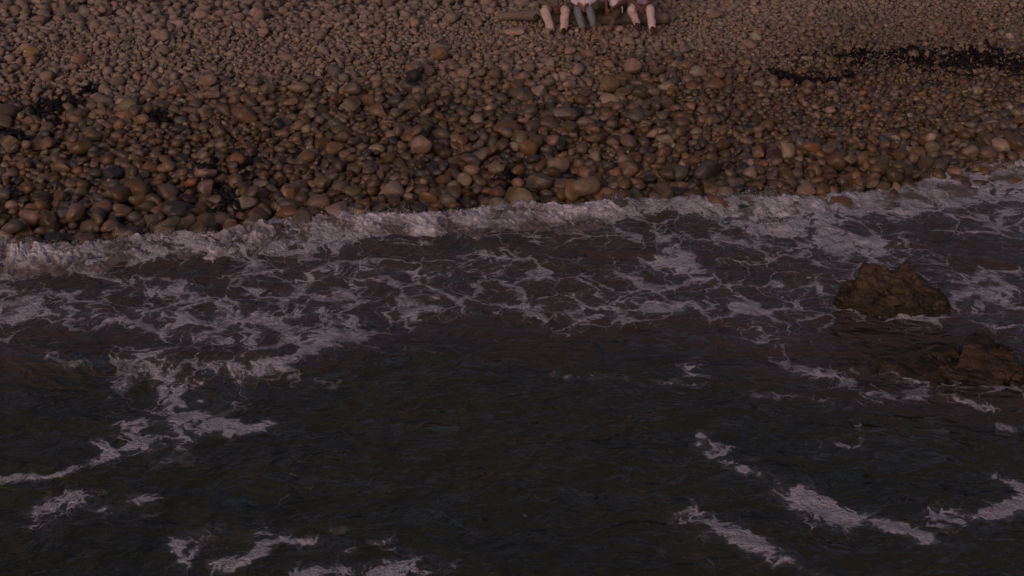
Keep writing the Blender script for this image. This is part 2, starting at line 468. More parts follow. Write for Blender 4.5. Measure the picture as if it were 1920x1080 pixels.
def size_at(s, x, y, r):
    """typical half length (m) at distance s above the water line"""
    base = np.interp(s, [-2, 0.5, 2.5, 4.0, 5.5, 7.0, 8.0, 9.5], [0.126, 0.120, 0.106, 0.084, 0.052, 0.036, 0.050, 0.08])
    if s < 6: base *= 1 - 0.34 * sstep(2.0, 6.5, x) * sstep(0.8, 2.6, s)
    base *= 1 + 0.25 * float(noise2(np.array([x]), np.array([y]), 0.7, 5)[0])
    v = base * math.exp(r.normal(0, 0.27 if s < 4 else 0.40))
    if r.random() < 0.02 and s > 3.8: v = base * r.uniform(1.5, 2.0)
    return float(np.clip(v, 0.03, 0.30))

# poisson-like fill: many passes, each stone tries a few spots and takes the lowest
def fill(n, smin, smax, cand, scale=1.0, rr=rng):
    xs_ = rr.uniform(GX0 + 0.2, GX1 - 0.2, (n, cand)); ss_ = rr.uniform(smin, smax, (n, cand))
    Y_ = yterrain(xs_.ravel()).reshape(xs_.shape) + ss_
    for k in range(n):
        best = None
        for c in range(cand):
            x, y = xs_[k, c], Y_[k, c]
            if y < GY0 + 0.2 or y > GY1 - 0.2: continue
            hm = footprint_mean(x, y, 0.1 * scale)
            if best is None or hm < best[0]: best = (hm, x, y, ss_[k, c])
        if best is None: continue
        _, x, y, s = best
        a = size_at(s, x, y, rr) * scale
        b = a * rr.uniform(0.62, 0.95); c = a * rr.uniform(0.45, 0.78)
        yaw = rr.normal(0, 0.7) if rr.random() < 0.6 else rr.uniform(0, math.pi)
        put_stone(x, y, a, b, c, yaw, rr.normal(0, 0.28, 2), int(rr.integers(N_SH)), stone_colour(x, y, rr))

def zone(n_per_m2, smin, smax, cand, scale=1.0):
    fill(int(n_per_m2 * (smax - smin) * (GX1 - GX0)), smin, smax, cand, scale)

zone(20, -2.2, -0.3, 4)
zone(40, -0.3, 1.5, 6); zone(49, 1.5, 3.0, 6); zone(76, 3.0, 4.4, 6)
zone(165, 4.4, 5.6, 5); zone(230, 5.6, 7.4, 4); zone(130, 7.4, 8.6, 4); zone(40, 8.6, 9.2, 5)
zone(26, 9.2, 11.5, 3, 0.9)
# small fillers in the gaps, then a loose upper layer
zone(12, -0.3, 3.4, 10, 0.55); zone(20, 3.4, 5.5, 10, 0.6)
zone(5, 0.0, 3.5, 1, 1.05); zone(4, 4.2, 7.4, 1, 1.2)
for (u, v, w, h, c, sh, lab) in HERO:
    P = on_ground(u, v + h * 0.1, 0.20)
    x, y = P[0], P[1]
    sc = FPX / project(x, y, P[2])[2]
    a = w / sc / 2; hh = h / sc / 2
    cc = min(hh * 0.95, a * 0.85); b = min(a * 0.85, max(hh, a * 0.6))
    wet = float(wetness(np.array([x]), np.array([y]))[0])
    put_stone(x, y, a, b, cc, 0.0, np.array([0, 0]), sh, np.array([*(np.array(c) * (0.92, 0.86, 0.70) * (1 - 0.26 * wet)), wet]), base=footprint_mean(x, y, a) + 0.3 * cc, hero=lab)
    stones[-1]['tilt'] = np.array([0.1, random.uniform(-0.15, 0.15)])

st_x = np.array([s['x'] for s in stones]); st_y = np.array([s['y'] for s in stones])
st_gz = zground(st_x, st_y)
SLOPE = math.atan(0.18)
def stone_matrix(s, gz):
    e = Matrix.Translation((s['x'], s['y'], gz + s['h'])) @ Matrix.Rotation(SLOPE, 4, 'X') \
        @ Matrix.Rotation(s['tilt'][0], 4, 'X') @ Matrix.Rotation(s['tilt'][1], 4, 'Y') @ Matrix.Rotation(s['yaw'], 4, 'Z')
    return e
# which stones show largest: projected length, in frame, near the top of the pile
pu, pv, pd = project(st_x, st_y, st_gz + np.array([s['h'] for s in stones]))
sa = np.array([s['a'] for s in stones]); sc_ = np.array([s['c'] for s in stones])
def exposure_of(s):
    j, i = cell(s['x'], s['y'])
    if not (0 <= j < HN[0] and 0 <= i < HN[1]): return 0
    r = max(1, int(s['a'] * 0.6 / GS))
    loc = H[max(0, j - r):j + r + 1, max(0, i - r):i + r + 1]
    return float((loc <= s['h'] + s['c'] + 0.01).mean())
vis = (pu > 6) & (pu < 1914) & (pv > 4) & (pv < 460) & (st_y - yfront(st_x) > 0.03)
score = np.where(vis, sa / pd * np.array([exposure_of(s) for s in stones]), 0)
for k, s in enumerate(stones):
    if s['hero']: score[k] = 0
chosen = set(np.argsort(-score)[:285].tolist())

M_SHAPES = {}
def shape_mesh(k):
    if k not in M_SHAPES:
        M_SHAPES[k] = mesh_np('stone', SH[k][3], ICO3[1], M_STONE_OBJ)
        M_SHAPES[k].set_sharp_from_angle(angle=math.radians(34))
    return M_SHAPES[k]
for k in sorted(chosen):
    s = stones[k]
    o = add('stone', shape_mesh(s['shape']), beach)
    o.matrix_world = stone_matrix(s, st_gz[k]) @ Matrix.Diagonal((s['a'], s['b'], s['c'], 1))
    o.color = tuple(s['col'])
for k, s in enumerate(stones):
    if s['hero']:
        o = add('stone', shape_mesh(s['shape']))
        o.matrix_world = stone_matrix(s, st_gz[k]) @ Matrix.Diagonal((s['a'], s['b'], s['c'], 1))
        o.color = tuple(s['col'])
        tag(o, s['hero'], 'stone')

# the rest: one joined mesh
def join_stones(name, idx, extra=None):
    V, F, C = [], [], []; off = 0
    for k in idx:
        s = stones[k]
        px = s['a'] * 2 / pd[k] * FPX
        lv = 3 if (px > 34 and vis[k]) else (2 if (px > 11 and s['y'] < 29.3) else 1)
        v = SH[s['shape']][lv]; f = (None, ICO1, ICO2, ICO3)[lv][1]
        m = np.array(stone_matrix(s, st_gz[k]))
        w = (v * (s['a'], s['b'], s['c'])) @ m[:3, :3].T + m[:3, 3]
        V.append(w); F.append(f + off); off += len(v)
        C.append(np.repeat(s['col'][None, :], len(v), 0))
    me = mesh_np(name, np.concatenate(V), np.concatenate(F), M_STONE)
    set_attr(me, 'stone', np.concatenate(C), 'FLOAT_COLOR')
    print('STONES', name, len(idx), 'tris', len(me.polygons))
    return me
rest = [k for k, s in enumerate(stones) if k not in chosen and not s['hero']]
pebbles = add('pebbles', join_stones('pebbles', rest))
tag(pebbles, 'smaller cobbles and pebbles packed over the whole beach', kind='stuff')

def surf(x, y):
    """height of the stone surface"""
    j, i = cell(x, y)
    if 0 <= j < HN[0] and 0 <= i < HN[1]:
        hh = H[max(0, j - 1):j + 2, max(0, i - 1):i + 2].mean()
    else: hh = 0.1
    return float(zground(np.array([x]), np.array([y]))[0]) + hh

# ------------------------------------------------------------------ sea
wx, wy, wf = grid(axis(-10.5, 10.5, 0.036, -1500, 1500), axis(9.0, 24.6, 0.042, -1500, 26))
ragged = 0.10 * noise2(wx, wy * 0.15, 1.1, 41, 3) + 0.06 * noise2(wx, wy, 5.0, 43, 2)
s_ = wy - yfront(wx) + ragged
hb = np.interp(wx, [-9, -4, 0, 3, 5, 7, 10], [0.30, 0.29, 0.26, 0.22, 0.15, 0.11, 0.10])      # height of the bore
bore = np.where(s_ > 0, hb * (1 - sstep(0.0, 0.22, s_)) - 0.25 * sstep(0.06, 0.25, s_), hb * np.exp(np.minimum(s_, 0) / 1.15))
near = np.exp(np.minimum(s_, 0) / 2.6)
swell = 0.055 * noise2(wx * 0.7, wy * 1.6, 0.42, 51, 2) + 0.022 * noise2(wx * 0.7, wy * 1.3, 1.7, 53, 3)
wz = 0.03 + bore + swell
# pixel of each vertex, for placing the foam the photograph shows
qu, qv, qd = project(wx, wy, wz)
qu = np.where(wy > 5, qu, -9999); qv = np.where(wy > 5, qv, -9999)
wu = qu + 34 * noise2(wx, wy, 0.9, 61, 5, 0.62); wv = qv + 15 * noise2(wx, wy, 0.9, 67, 5, 0.62)
def stroke(pts, r, k, soft=0.35):
    """density of a foam streak drawn along pts with half width r (px); v counts twice for foreshortening"""
    d = np.full(len(wu), 1e9)
    if min(p[1] for p in pts) > 680: k *= 0.94      # old foam offshore is thinner
    for (x0, y0), (x1, y1) in zip(pts[:-1], pts[1:]):
        ax, ay = wu - x0, (wv - y0) * 1.6; bx, by = x1 - x0, (y1 - y0) * 1.6
        t = np.clip((ax * bx + ay * by) / max(1e-6, bx * bx + by * by), 0, 1)
        d = np.minimum(d, np.hypot(ax - t * bx, ay - t * by))
    return k * np.clip(1.14 - 0.52 * d / r, 0, 1)
LOW = [(-2000, 690), (0, 690), (150, 660), (300, 655), (420, 690), (560, 670), (720, 606), (850, 590), (1000, 615), (1150, 618), (1250, 600), (1350, 640), (1450, 690), (1560, 700), (1700, 745), (1920, 760), (4000, 760)]
lowv = np.interp(wu, [a for a, b in LOW], [b for a, b in LOW])
zone_in = 1 - sstep(-45, 12, wv - lowv)
zone_in = np.where(wy > 5, zone_in, 0)
patch = noise2(wx, wy, 0.55, 71, 2)
D = zone_in * (0.56 + 0.17 * patch)
frontv = np.interp(qu, [a for a, b in FRONT_PX], [b for a, b in FRONT_PX])
dv = qv - frontv
band = np.interp(wu, [0, 300, 600, 900, 1200, 1500, 1920], [84, 74, 56, 50, 66, 90, 64])
fr = (1 - sstep(0.55, 1.25, dv / band)) * (wy > 5)
D = np.maximum(D, fr * (0.80 + 0.20 * noise2(wx, wy, 1.5, 73, 3)))
for pts, r, k in [
    ([(-60, 600), (60, 590), (150, 602), (260, 588), (400, 598), (520, 612)], 46, 0.69),
    ([(-60, 560), (150, 545), (330, 560), (430, 570)], 32, 0.58),
    ([(680, 606), (600, 640), (520, 680), (430, 690)], 42, 0.70),
    ([(290, 680), (370, 740), (340, 780), (290, 815)], 66, 0.72),
    ([(300, 806), (500, 790)], 26, 0.78), ([(190, 845), (250, 790), (330, 780)], 26, 0.72), ([(215, 690), (290, 720)], 26, 0.62),
    ([(215, 842), (120, 880), (-20, 902)], 13, 0.78),
    ([(80, 970), (160, 938), (275, 958)], 36, 0.76),
    ([(325, 1065), (340, 1012), (430, 992), (505, 1002), (480, 1040), (400, 1062)], 26, 0.72),
    ([(440, 1000), (560, 1010), (660, 1030)], 28, 0.68), ([(560, 1076), (840, 1056)], 28, 0.68), ([(720, 1008), (765, 1022)], 22, 0.64), ([(560, 965), (640, 985)], 18, 0.55),
    ([(1310, 825), (1380, 862), (1450, 900)], 24, 0.74), ([(1450, 895), (1530, 955), (1585, 985)], 40, 0.86), ([(1570, 975), (1740, 996)], 26, 0.80),
    ([(1750, 965), (1840, 972), (1930, 938)], 32, 0.86), ([(1850, 900), (1930, 925)], 16, 0.80), ([(1870, 800), (1930, 806)], 12, 0.55),
    ([(1290, 970), (1370, 1000), (1440, 1040)], 38, 0.72), ([(1440, 1040), (1560, 1078)], 26, 0.72), ([(1330, 1055), (1400, 1070)], 14, 0.6),
    ([(1575, 585), (1640, 603), (1700, 616), (1800, 608), (1850, 590)], 12, 0.70), ([(1700, 620), (1820, 640)], 12, 0.64),
    ([(1850, 530), (1900, 590)], 14, 0.66), ([(1760, 490), (1850, 525), (1840, 560)], 26, 0.66),
    ([(1480, 540), (1500, 640), (1560, 700)], 40, 0.62), ([(1560, 698), (1640, 742), (1760, 744), (1870, 762)], 18, 0.62),
    ([(1450, 400), (1560, 440), (1650, 475)], 52, 0.82), ([(1330, 540), (1420, 590), (1500, 600)], 42, 0.64), ([(1700, 380), (1800, 420), (1930, 445)], 26, 0.62), ([(1560, 385), (1740, 365), (1930, 345)], 60, 0.84),
    ([(430, 560), (600, 560), (750, 580), (900, 560), (1060, 590), (1200, 590), (1330, 560)], 36, 0.60),
    ([(1235, 440), (1280, 520)], 24, 0.72), ([(700, 520), (850, 500)], 24, 0.56),
    ([(1610, 790), (1600, 830)], 12, 0.62), ([(1500, 830), (1620, 840)], 9, 0.55), ([(700, 640), (800, 660)], 14, 0.4),
    ([(1060, 700), (1350, 720)], 12, 0.52), ([(1400, 740), (1560, 760)], 14, 0.55), ([(560, 700), (620, 720)], 16, 0.5), ([(100, 690), (260, 720), (300, 740)], 20, 0.52),
    ([(1300, 690), (1330, 690)], 16, 0.6),
]:
    D = np.maximum(D, stroke(pts, r, k))
far = (wy < 8.5)
D = np.where(far, 0.25 + 0.2 * noise2(wx, wy, 0.1, 77, 2), D)
D = D + 0.10 * noise2(wx, wy, 1.9, 79, 3) * (D > 0.25)
for pts, r_, k in [
    ([(1520, 640), (1620, 660), (1700, 650)], 38, 0.75), ([(1600, 618), (1660, 622)], 16, 0.6), ([(1790, 640), (1920, 690)], 40, 0.6), ([(1780, 600), (1840, 640)], 30, 0.6),
    ([(1830, 470), (1930, 500)], 42, 0.8), ([(1640, 430), (1760, 440)], 26, 0.55), ([(1190, 425), (1330, 430)], 26, 0.55),
    ([(860, 455), (1000, 470), (1180, 480)], 34, 0.55), ([(680, 470), (840, 460)], 26, 0.5), ([(250, 500), (420, 505)], 26, 0.6), ([(60, 520), (170, 530)], 22, 0.5),
    ([(900, 545), (1010, 555)], 22, 0.4), ([(1350, 500), (1440, 520)], 26, 0.45), ([(220, 575), (330, 570)], 12, 0.4), ([(80, 625), (250, 630)], 22, 0.6), ([(1390, 690), (1470, 720)], 22, 0.5)]:
    D = D * (1 - np.clip(stroke(pts, r_, k), 0, 0.85))
murk = np.clip(np.where(wy > 5, 1 - sstep(-30, 110, qv - lowv), 0), 0, 1)
# churn: billows where foam is thick
churn = sstep(0.7, 1.0, D) * near
bill = np.abs(noise2(wx, wy, 3.1, 81, 1)) + 0.55 * np.abs(noise2(wx, wy, 7.3, 83, 1)) + 0.3 * np.abs(noise2(wx, wy, 16.0, 85, 1))
wz = wz + churn * (0.20 * (bill - 0.35)) + 0.022 * sstep(0.35, 0.7, D) * noise2(wx, wy, 4.5, 87, 2)
# little second crest at the left
cy = np.interp(wx, [-9, -5, -3, -1], [14.55, 14.9, 14.95, 14.6])
wz = wz + 0.16 * np.exp(-((wy - cy) / 0.35) ** 2) * sstep(-1.2, -4, wx) * (0.7 + 0.5 * noise2(wx, wy, 1.2, 89))
keep = (s_ < 0.24)
fk = keep[wf].all(1)
sea_me = mesh_np('sea', np.stack([wx, wy, wz], 1), wf[fk], M_WATER)
set_attr(sea_me, 'foam', D); set_attr(sea_me, 'murk', murk)
sea = add('sea', sea_me)
tag(sea, 'dark rippled sea water with lacy white foam running up to the stones', kind='structure')
print('SEA quads', int(fk.sum()))

# froth and spray thrown along the front of the swash
OCT = (np.array([(1, 0, 0), (-1, 0, 0), (0, 1, 0), (0, -1, 0), (0, 0, 1), (0, 0, -1)], float),
       np.array([(0, 2, 4), (2, 1, 4), (1, 3, 4), (3, 0, 4), (2, 0, 5), (1, 2, 5), (3, 1, 5), (0, 3, 5)]))
def scatter(shape, P, R, jit):
    v, f = shape
    V = (v[None] * jit * R[:, None, None] + P[:, None]).reshape(-1, 3)
    F = (f[None] + (np.arange(len(P)) * len(v))[:, None, None]).reshape(-1, 3)
    return V, F
def froth():
    def front(n, sd, fwd):
        x = rng.uniform(-9.8, 9.8, n); y0 = yfront(x)
        for _ in range(2): y1 = y0 - 0.10 * noise2(x, y0 * 0.15, 1.1, 41, 3) - 0.06 * noise2(x, y0, 5.0, 43, 2)
        off = np.abs(rng.normal(0, sd, n)) - fwd
        y = y1 - off
        hbx = np.interp(x, [-9, -4, 0, 3, 5, 7, 10], [0.30, 0.29, 0.26, 0.22, 0.15, 0.11, 0.10])
        z = 0.03 + hbx * np.where(off > 0, np.exp(-np.maximum(off, 0) / 1.15), 1 - sstep(0, 0.22, -off))
        return x, y, z, off
    # tumbling crest: a fine sheet of billows riding on the bore
    X, Y, Q = grid(np.arange(-9.9, 9.9, 0.016), np.concatenate([np.arange(-0.16, 0.30, 0.013), np.arange(0.30, 1.25, 0.024)]))
    off = Y.copy(); y0 = yfront(X)
    y1 = y0 - 0.10 * noise2(X, y0 * 0.15, 1.1, 41, 3) - 0.06 * noise2(X, y0, 5.0, 43, 2)
    y1 = y1 + 0.05 * noise2(X, y0 * 0.3, 4.0, 101, 4)
    Yw = y1 - off
    hbx = np.interp(X, [-9, -4, 0, 3, 5, 7, 10], [0.30, 0.29, 0.26, 0.22, 0.15, 0.11, 0.10])
    Z = 0.03 + hbx * np.where(off > 0, np.exp(-np.maximum(off, 0) / 1.15), 1 - sstep(0, 0.22, -off))
    wpx = X + 0.10 * noise2(X, Yw, 2.5, 103, 2); wpy = Yw + 0.10 * noise2(X, Yw, 2.5, 105, 2)
    bl = 0
    for k, (fq, am) in enumerate(((2.1, 0.075), (5.0, 0.055), (10.5, 0.046), (22, 0.032), (45, 0.018))):
        bl = bl + am * (np.abs(noise3(np.stack([wpx * fq, wpy * fq * 0.8, Z * fq + k], -1), 111 + k)) * 2.0 - 0.55)
    env = sstep(-0.16, 0.03, off) * (1 - sstep(0.30, 1.2, off + 0.35 * noise2(X, Yw, 1.3, 107, 3)))
    spikes = np.clip(noise2(X, Yw * 0.5, 9.0, 121, 3) - 0.15, 0, 1) ** 1.5 * 0.13 * np.exp(-((off - 0.03) / 0.05) ** 2)
    amp = hbx / 0.30 * np.clip(0.85 + 0.75 * noise2(X, X * 0, 0.8, 141, 3), 0.25, 1.7)
    Z = Z + amp * (env * (bl * 0.55 + 0.03) + spikes * (noise2(X, Yw, 1.2, 123) + 0.5) * 0.8) - 0.07 * (1 - env) - 0.10 * sstep(0.0, -0.16, off) * 0
    Yw = Yw + env * 0.06 * noise3(np.stack([X * 9, Yw * 9, Z * 9], -1), 131) * amp
    V, F4 = np.stack([X, Yw, Z], 1), Q
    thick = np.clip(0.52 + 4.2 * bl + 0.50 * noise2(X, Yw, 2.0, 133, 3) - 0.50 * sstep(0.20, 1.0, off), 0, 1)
    # fine spray
    x, y, z, off = front(44000, 0.12, 0.10)
    cl = noise2(x, y0_(x), 2.6, 95, 3)
    k = cl > rng.uniform(-0.5, 0.6, len(x)); x, y, z, cl = x[k], y[k], z[k], cl[k]
    z = z + rng.exponential(0.030, len(x)) * (0.4 + 2.0 * np.clip(cl, 0, 1))
    R = rng.exponential(0.0013, len(x)) + 0.0013
    V2, F2 = scatter(OCT, np.stack([x, y, z], 1), R, rng.uniform(0.7, 1.6, (len(x), 1, 3)))
    F = np.concatenate([F4[:, :3], F4[:, [0, 2, 3]]])
    me = mesh_np('foam', np.concatenate([V, V2]), np.concatenate([F, F2 + len(V)]), M_FROTH)
    set_attr(me, 'thick', np.concatenate([thick, np.ones(len(V2))]))
    print('FOAM tris', len(me.polygons))
    return me
def y0_(x): return yfront(x)
tag(add('foam', froth()), 'white froth and spray along the front of the wave', kind='stuff')

# ------------------------------------------------------------------ two rocks in the water
def rock_mesh(name, blobs, mat, seed, n=6, crack=0.05):
    """blobs: (x, y, z, rx, ry, rz, power); union by voxel remesh, then noise carved in"""
    bm = bmesh.new()
    for k, (x, y, z, rx, ry, rz) in enumerate(blobs):
        v = stone_shape(ICO3[0], np.random.default_rng(seed + k), 1.0) * (rx, ry, rz) + (x, y, z)
        vs = [bm.verts.new(p) for p in v]
        for f in ICO3[1]: bm.faces.new([vs[i] for i in f])
    me = bpy.data.meshes.new(name); bm.to_mesh(me); bm.free()
    me = remesh(me, 0.024)
    nv = len(me.vertices); co = np.empty(nv * 3, np.float32); no = np.empty(nv * 3, np.float32)
    me.vertices.foreach_get('co', co); me.vertices.foreach_get('normal', no)
    co = co.reshape(-1, 3).astype(float); no = no.reshape(-1, 3)
    o = seed * 1.7
    q = co * (1, 1, 1.5) + o
    d = 0.045 * noise3(q * 2.2, 1) + 0.020 * (0.4 - np.abs(noise3(q * 3.6, 2)) * 2) + 0.010 * (0.4 - np.abs(noise3(q * 9.3, 3)) * 2) + 0.007 * noise3(q * 20, 4)
    rr = np.random.default_rng(seed)
    for ns, amp_, slope in ((16, 0.020, 0.16), (60, 0.008, 0.14)):
        sd = co[rr.choice(nv, ns, replace=False)]
        idx = np.argmin(((co[:, None, :] + 0.04 * noise3(q * 4, 9)[:, None, None] - sd[None]) ** 2).sum(-1), 1)
        g = rr.normal(0, slope, (ns, 3)); o_ = rr.normal(0, amp_, ns)
        d = d * (0.55 if ns == 26 else 1) + np.clip(o_[idx] + ((co - sd[idx]) * g[idx]).sum(1), -0.07, 0.06)
    warp = co[:, 2] + 0.25 * co[:, 0] + 0.15 * noise3(q * 1.3, 6)
    d -= crack * sstep(0.75, 0.95, np.abs(((warp * 5.5) % 1) * 2 - 1)) * (noise3(q * 1.9, 7) > -0.2)
    co += no * d[:, None]
    me.vertices.foreach_set('co', co.astype(np.float32).ravel()); me.update()
    me.materials.clear(); me.materials.append(mat)
    me.polygons.foreach_set('use_smooth', np.full(len(me.polygons), True))
    return me

def remesh(me, voxel, smooth=2, fac=0.5):
    o = bpy.data.objects.new('tmp', me); COL.objects.link(o)
    m = o.modifiers.new('r', 'REMESH'); m.mode = 'VOXEL'; m.voxel_size = voxel
    if smooth:
        s = o.modifiers.new('s', 'SMOOTH'); s.iterations = smooth; s.factor = fac
    dg = bpy.context.evaluated_depsgraph_get()
    out = bpy.data.meshes.new_from_object(o.evaluated_get(dg))
    bpy.data.objects.remove(o); bpy.data.meshes.remove(me)
    out.name = 'body'
    return out

M_ROCK1 = rock_material('ochre_rock', (0.135, 0.094, 0.042), (0.068, 0.050, 0.032), 0.16)
M_ROCK2 = rock_material('ledge_rock', (0.098, 0.066, 0.036), (0.054, 0.040, 0.027), 0.05)
c1 = on_z(1680, 592, 0.0)
sc1 = FPX / project(*c1)[2]
rk = add('rock', rock_mesh('rock', [
    (0.02, 0.28, 0.05, 0.56, 0.44, 0.50), (-0.27, 0.38, 0.30, 0.28, 0.28, 0.42), (-0.48, 0.34, 0.08, 0.30, 0.32, 0.32), (0.15, 0.42, 0.32, 0.22, 0.26, 0.38),
    (0.30, 0.38, 0.16, 0.32, 0.30, 0.36), (0.50, 0.40, 0.06, 0.26, 0.28, 0.28), (0.02, 0.08, 0.0, 0.40, 0.26, 0.36), (-0.04, 0.42, 0.30, 0.30, 0.26, 0.34)], M_ROCK1, 21), None, c1)
rk.scale = (0.95, 0.95, 0.80)
rk.location.x += 0.05
tag(rk, 'craggy ochre rock with two peaks standing in the foamy water', 'rock')
c2 = on_z(1790, 725, 0.0)
rk2 = add('rock', rock_mesh('rock', [
    (0.20, 0.35, -0.02, 0.62, 0.50, 0.26), (0.50, 0.50, 0.16, 0.38, 0.40, 0.34), (-0.30, 0.40, -0.02, 0.55, 0.28, 0.17), (-0.70, 0.42, -0.05, 0.32, 0.20, 0.15),
    (0.62, 0.22, 0.02, 0.34, 0.36, 0.34), (0.15, 0.72, 0.04, 0.40, 0.26, 0.22), (-0.18, 0.14, -0.02, 0.16, 0.12, 0.10)], M_ROCK2, 37, crack=0.04), None, c2)
rk2.scale = (0.93, 1.0, 0.66)
tag(rk2, 'low brown cracked rock ledge barely above the water', 'rock')

# ------------------------------------------------------------------ driftwood log
LOGP = on_ground(1100, 44, 0.12)
LY = float(LOGP[1]) + 0.20
def wood_material():
    t = NT('driftwood'); o = t.obj()
    st = t.vmath('MULTIPLY', o, (1.2, 14, 14))
    n = t.noise(st, 2.5, 6, 0.65, 0.4); n2 = t.noise(o, 3, 4)
    c = t.mix(t.maprange(n, 0.3, 0.7), (0.15, 0.115, 0.085), (0.32, 0.25, 0.19))
    c = t.mix(t.maprange(n2, 0.4, 0.7, 0, 0.5), c, (0.14, 0.12, 0.095))
    return t.done(t.bsdf(c, 0.85, t.bump(n, 0.02)))
M_WOOD = wood_material()
M_WOOD_DARK = simple('rotten_wood', (0.08, 0.06, 0.045), 0.9, 0.5, 20, 0.01)
def tube(path, radii, nseg=14, wob=0.0, seed=0):
    path = np.asarray(path, float); V = []; n = len(path)
    for k in range(n):
        d = path[min(k + 1, n - 1)] - path[max(k - 1, 0)]; d /= np.linalg.norm(d)
        up = np.array([0, 0, 1.0]) if abs(d[2]) < 0.9 else np.array([1.0, 0, 0])
        r = np.cross(d, up); r /= np.linalg.norm(r); w = np.cross(r, d)
        a = np.linspace(0, 2 * math.pi, nseg, endpoint=False)
        ring = path[k] + radii[k] * (np.cos(a)[:, None] * r + np.sin(a)[:, None] * w)
        if wob: ring = path[k] + (ring - path[k]) * (1 + wob * noise3(ring * (2, 6, 6) + seed, 9))[:, None]
        V.append(ring)
    V = np.concatenate(V)
    F = []
    for k in range(n - 1):
        for j in range(nseg):
            a, b = k * nseg + j, k * nseg + (j + 1) % nseg
            F.append((a, b, b + nseg, a + nseg))
    c0, c1_ = len(V), len(V) + 1
    V = np.concatenate([V, path[:1], path[-1:]])
    F3 = [(c0, (j + 1) % nseg, j, j) for j in range(nseg)] + [(c1_, (n - 1) * nseg + j, (n - 1) * nseg + (j + 1) % nseg, (n - 1) * nseg + j) for j in range(nseg)]
    return V, F, F3
def tube_mesh(name, path, radii, mat, nseg=14, wob=0.0, seed=0):
    V, F, F3 = tube(path, radii, nseg, wob, seed)
    me = bpy.data.meshes.new(name)
    me.from_pydata([tuple(p) for p in V], [], [tuple(f) for f in F] + [f[:3] for f in F3])
    me.materials.append(mat)
    for p in me.polygons: p.use_smooth = True
    me.update()
    return me
lx0, lx1 = on_y(934, 33, LY)[0], on_y(1252, 36, LY)[0]
lz0, lz1 = on_y(934, 32, LY)[2], on_y(1252, 33, LY)[2]
npt = 40; ts = np.linspace(0, 1, npt)
lp = np.stack([lx0 + (lx1 - lx0) * ts, LY + 0.05 * np.sin(ts * 5), lz0 + (lz1 - lz0) * ts + 0.02 * np.sin(ts * 9)], 1)
lr = 0.085 + 0.045 * sstep(0.0, 0.35, ts) - 0.03 * sstep(0.85, 1, ts)
log = bpy.data.objects.new('driftwood_log', None); COL.objects.link(log)
log.location = (float(lp[:, 0].mean()), LY, float(lz0) - 0.12)
tag(log, 'long grey driftwood log that the four people sit on', 'log')
lo = np.array(log.location)
add('trunk', tube_mesh('trunk', lp - lo, lr, M_WOOD, 18, 0.22, 3), log)
bs = lp[9] - lo
add('branch_stub', tube_mesh('branch_stub', [bs + (0, 0.0, -0.03), bs + (-0.02, -0.16, 0.0), bs + (-0.03, -0.26, 0.01)], [0.075, 0.065, 0.05], M_WOOD_DARK, 10, 0.2, 5), log)
bs = lp[33] - lo
add('branch_stub', tube_mesh('branch_stub', [bs + (0, 0.03, 0.0), bs + (0.06, 0.12, 0.12), bs + (0.07, 0.15, 0.18)], [0.05, 0.04, 0.03], M_WOOD, 8, 0.2, 6), log)

# ------------------------------------------------------------------ people
def capsule(bm, p, q, r0, r1, seg=12):
    """tapered capsule from p to q"""
    p, q = np.asarray(p, float), np.asarray(q, float)
    d = q - p; L = np.linalg.norm(d)
    if L < 1e-5: d, L = np.array([0, 0, 1e-4]), 1e-4
    d = d / L
    up = np.array([0, 0, 1.0]) if abs(d[2]) < 0.9 else np.array([1.0, 0, 0])
    a = np.cross(d, up); a /= np.linalg.norm(a); b = np.cross(a, d)
    rings = []
    for base, r, sgn in ((p, r0, -1), (q, r1, 1)):
        for t in ((80, 50, 20) if sgn < 0 else (20, 50, 80)):
            t = math.radians(t)
            rings.append((base + d * sgn * r * math.sin(t), r * math.cos(t)))
    ang = np.linspace(0, 2 * math.pi, seg, endpoint=False)
    vs = [[bm.verts.new(c + rr * (math.cos(t) * a + math.sin(t) * b)) for t in ang] for c, rr in rings]
    for k in range(len(vs) - 1):
        for j in range(seg):
            bm.faces.new((vs[k][j], vs[k][(j + 1) % seg], vs[k + 1][(j + 1) % seg], vs[k + 1][j]))
    bm.faces.new(vs[0][::-1]); bm.faces.new(vs[-1])

def ball(bm, c, rx, ry, rz):
    v = ICO3[0] * (rx, ry, rz) + np.asarray(c)
    vs = [bm.verts.new(x) for x in v]
    for f in ICO3[1]: bm.faces.new([vs[i] for i in f])

def blob(name, build, mat, parent, origin, voxel=0.012, smooth=3, wrinkle=0.0, seed=0):
    bm = bmesh.new(); build(bm)
    bmesh.ops.recalc_face_normals(bm, faces=bm.faces)
    me = bpy.data.meshes.new(name); bm.to_mesh(me); bm.free()
    me = remesh(me, voxel, smooth)
    me.name = name
    n = len(me.vertices); co = np.empty(n * 3, np.float32); me.vertices.foreach_get('co', co); co = co.reshape(-1, 3).astype(float)
    if wrinkle:
        no = np.empty(n * 3, np.float32); me.vertices.foreach_get('normal', no)
        co += no.reshape(-1, 3) * (wrinkle * noise3(co * (13, 13, 8) + seed, 5) + 0.5 * wrinkle * noise3(co * 27 + seed, 8))[:, None]
    co -= np.asarray(origin)
    me.vertices.foreach_set('co', co.astype(np.float32).ravel()); me.update()
    me.materials.clear(); me.materials.append(mat)
    me.polygons.foreach_set('use_smooth', np.full(len(me.polygons), True))
    return add(name, me, parent)

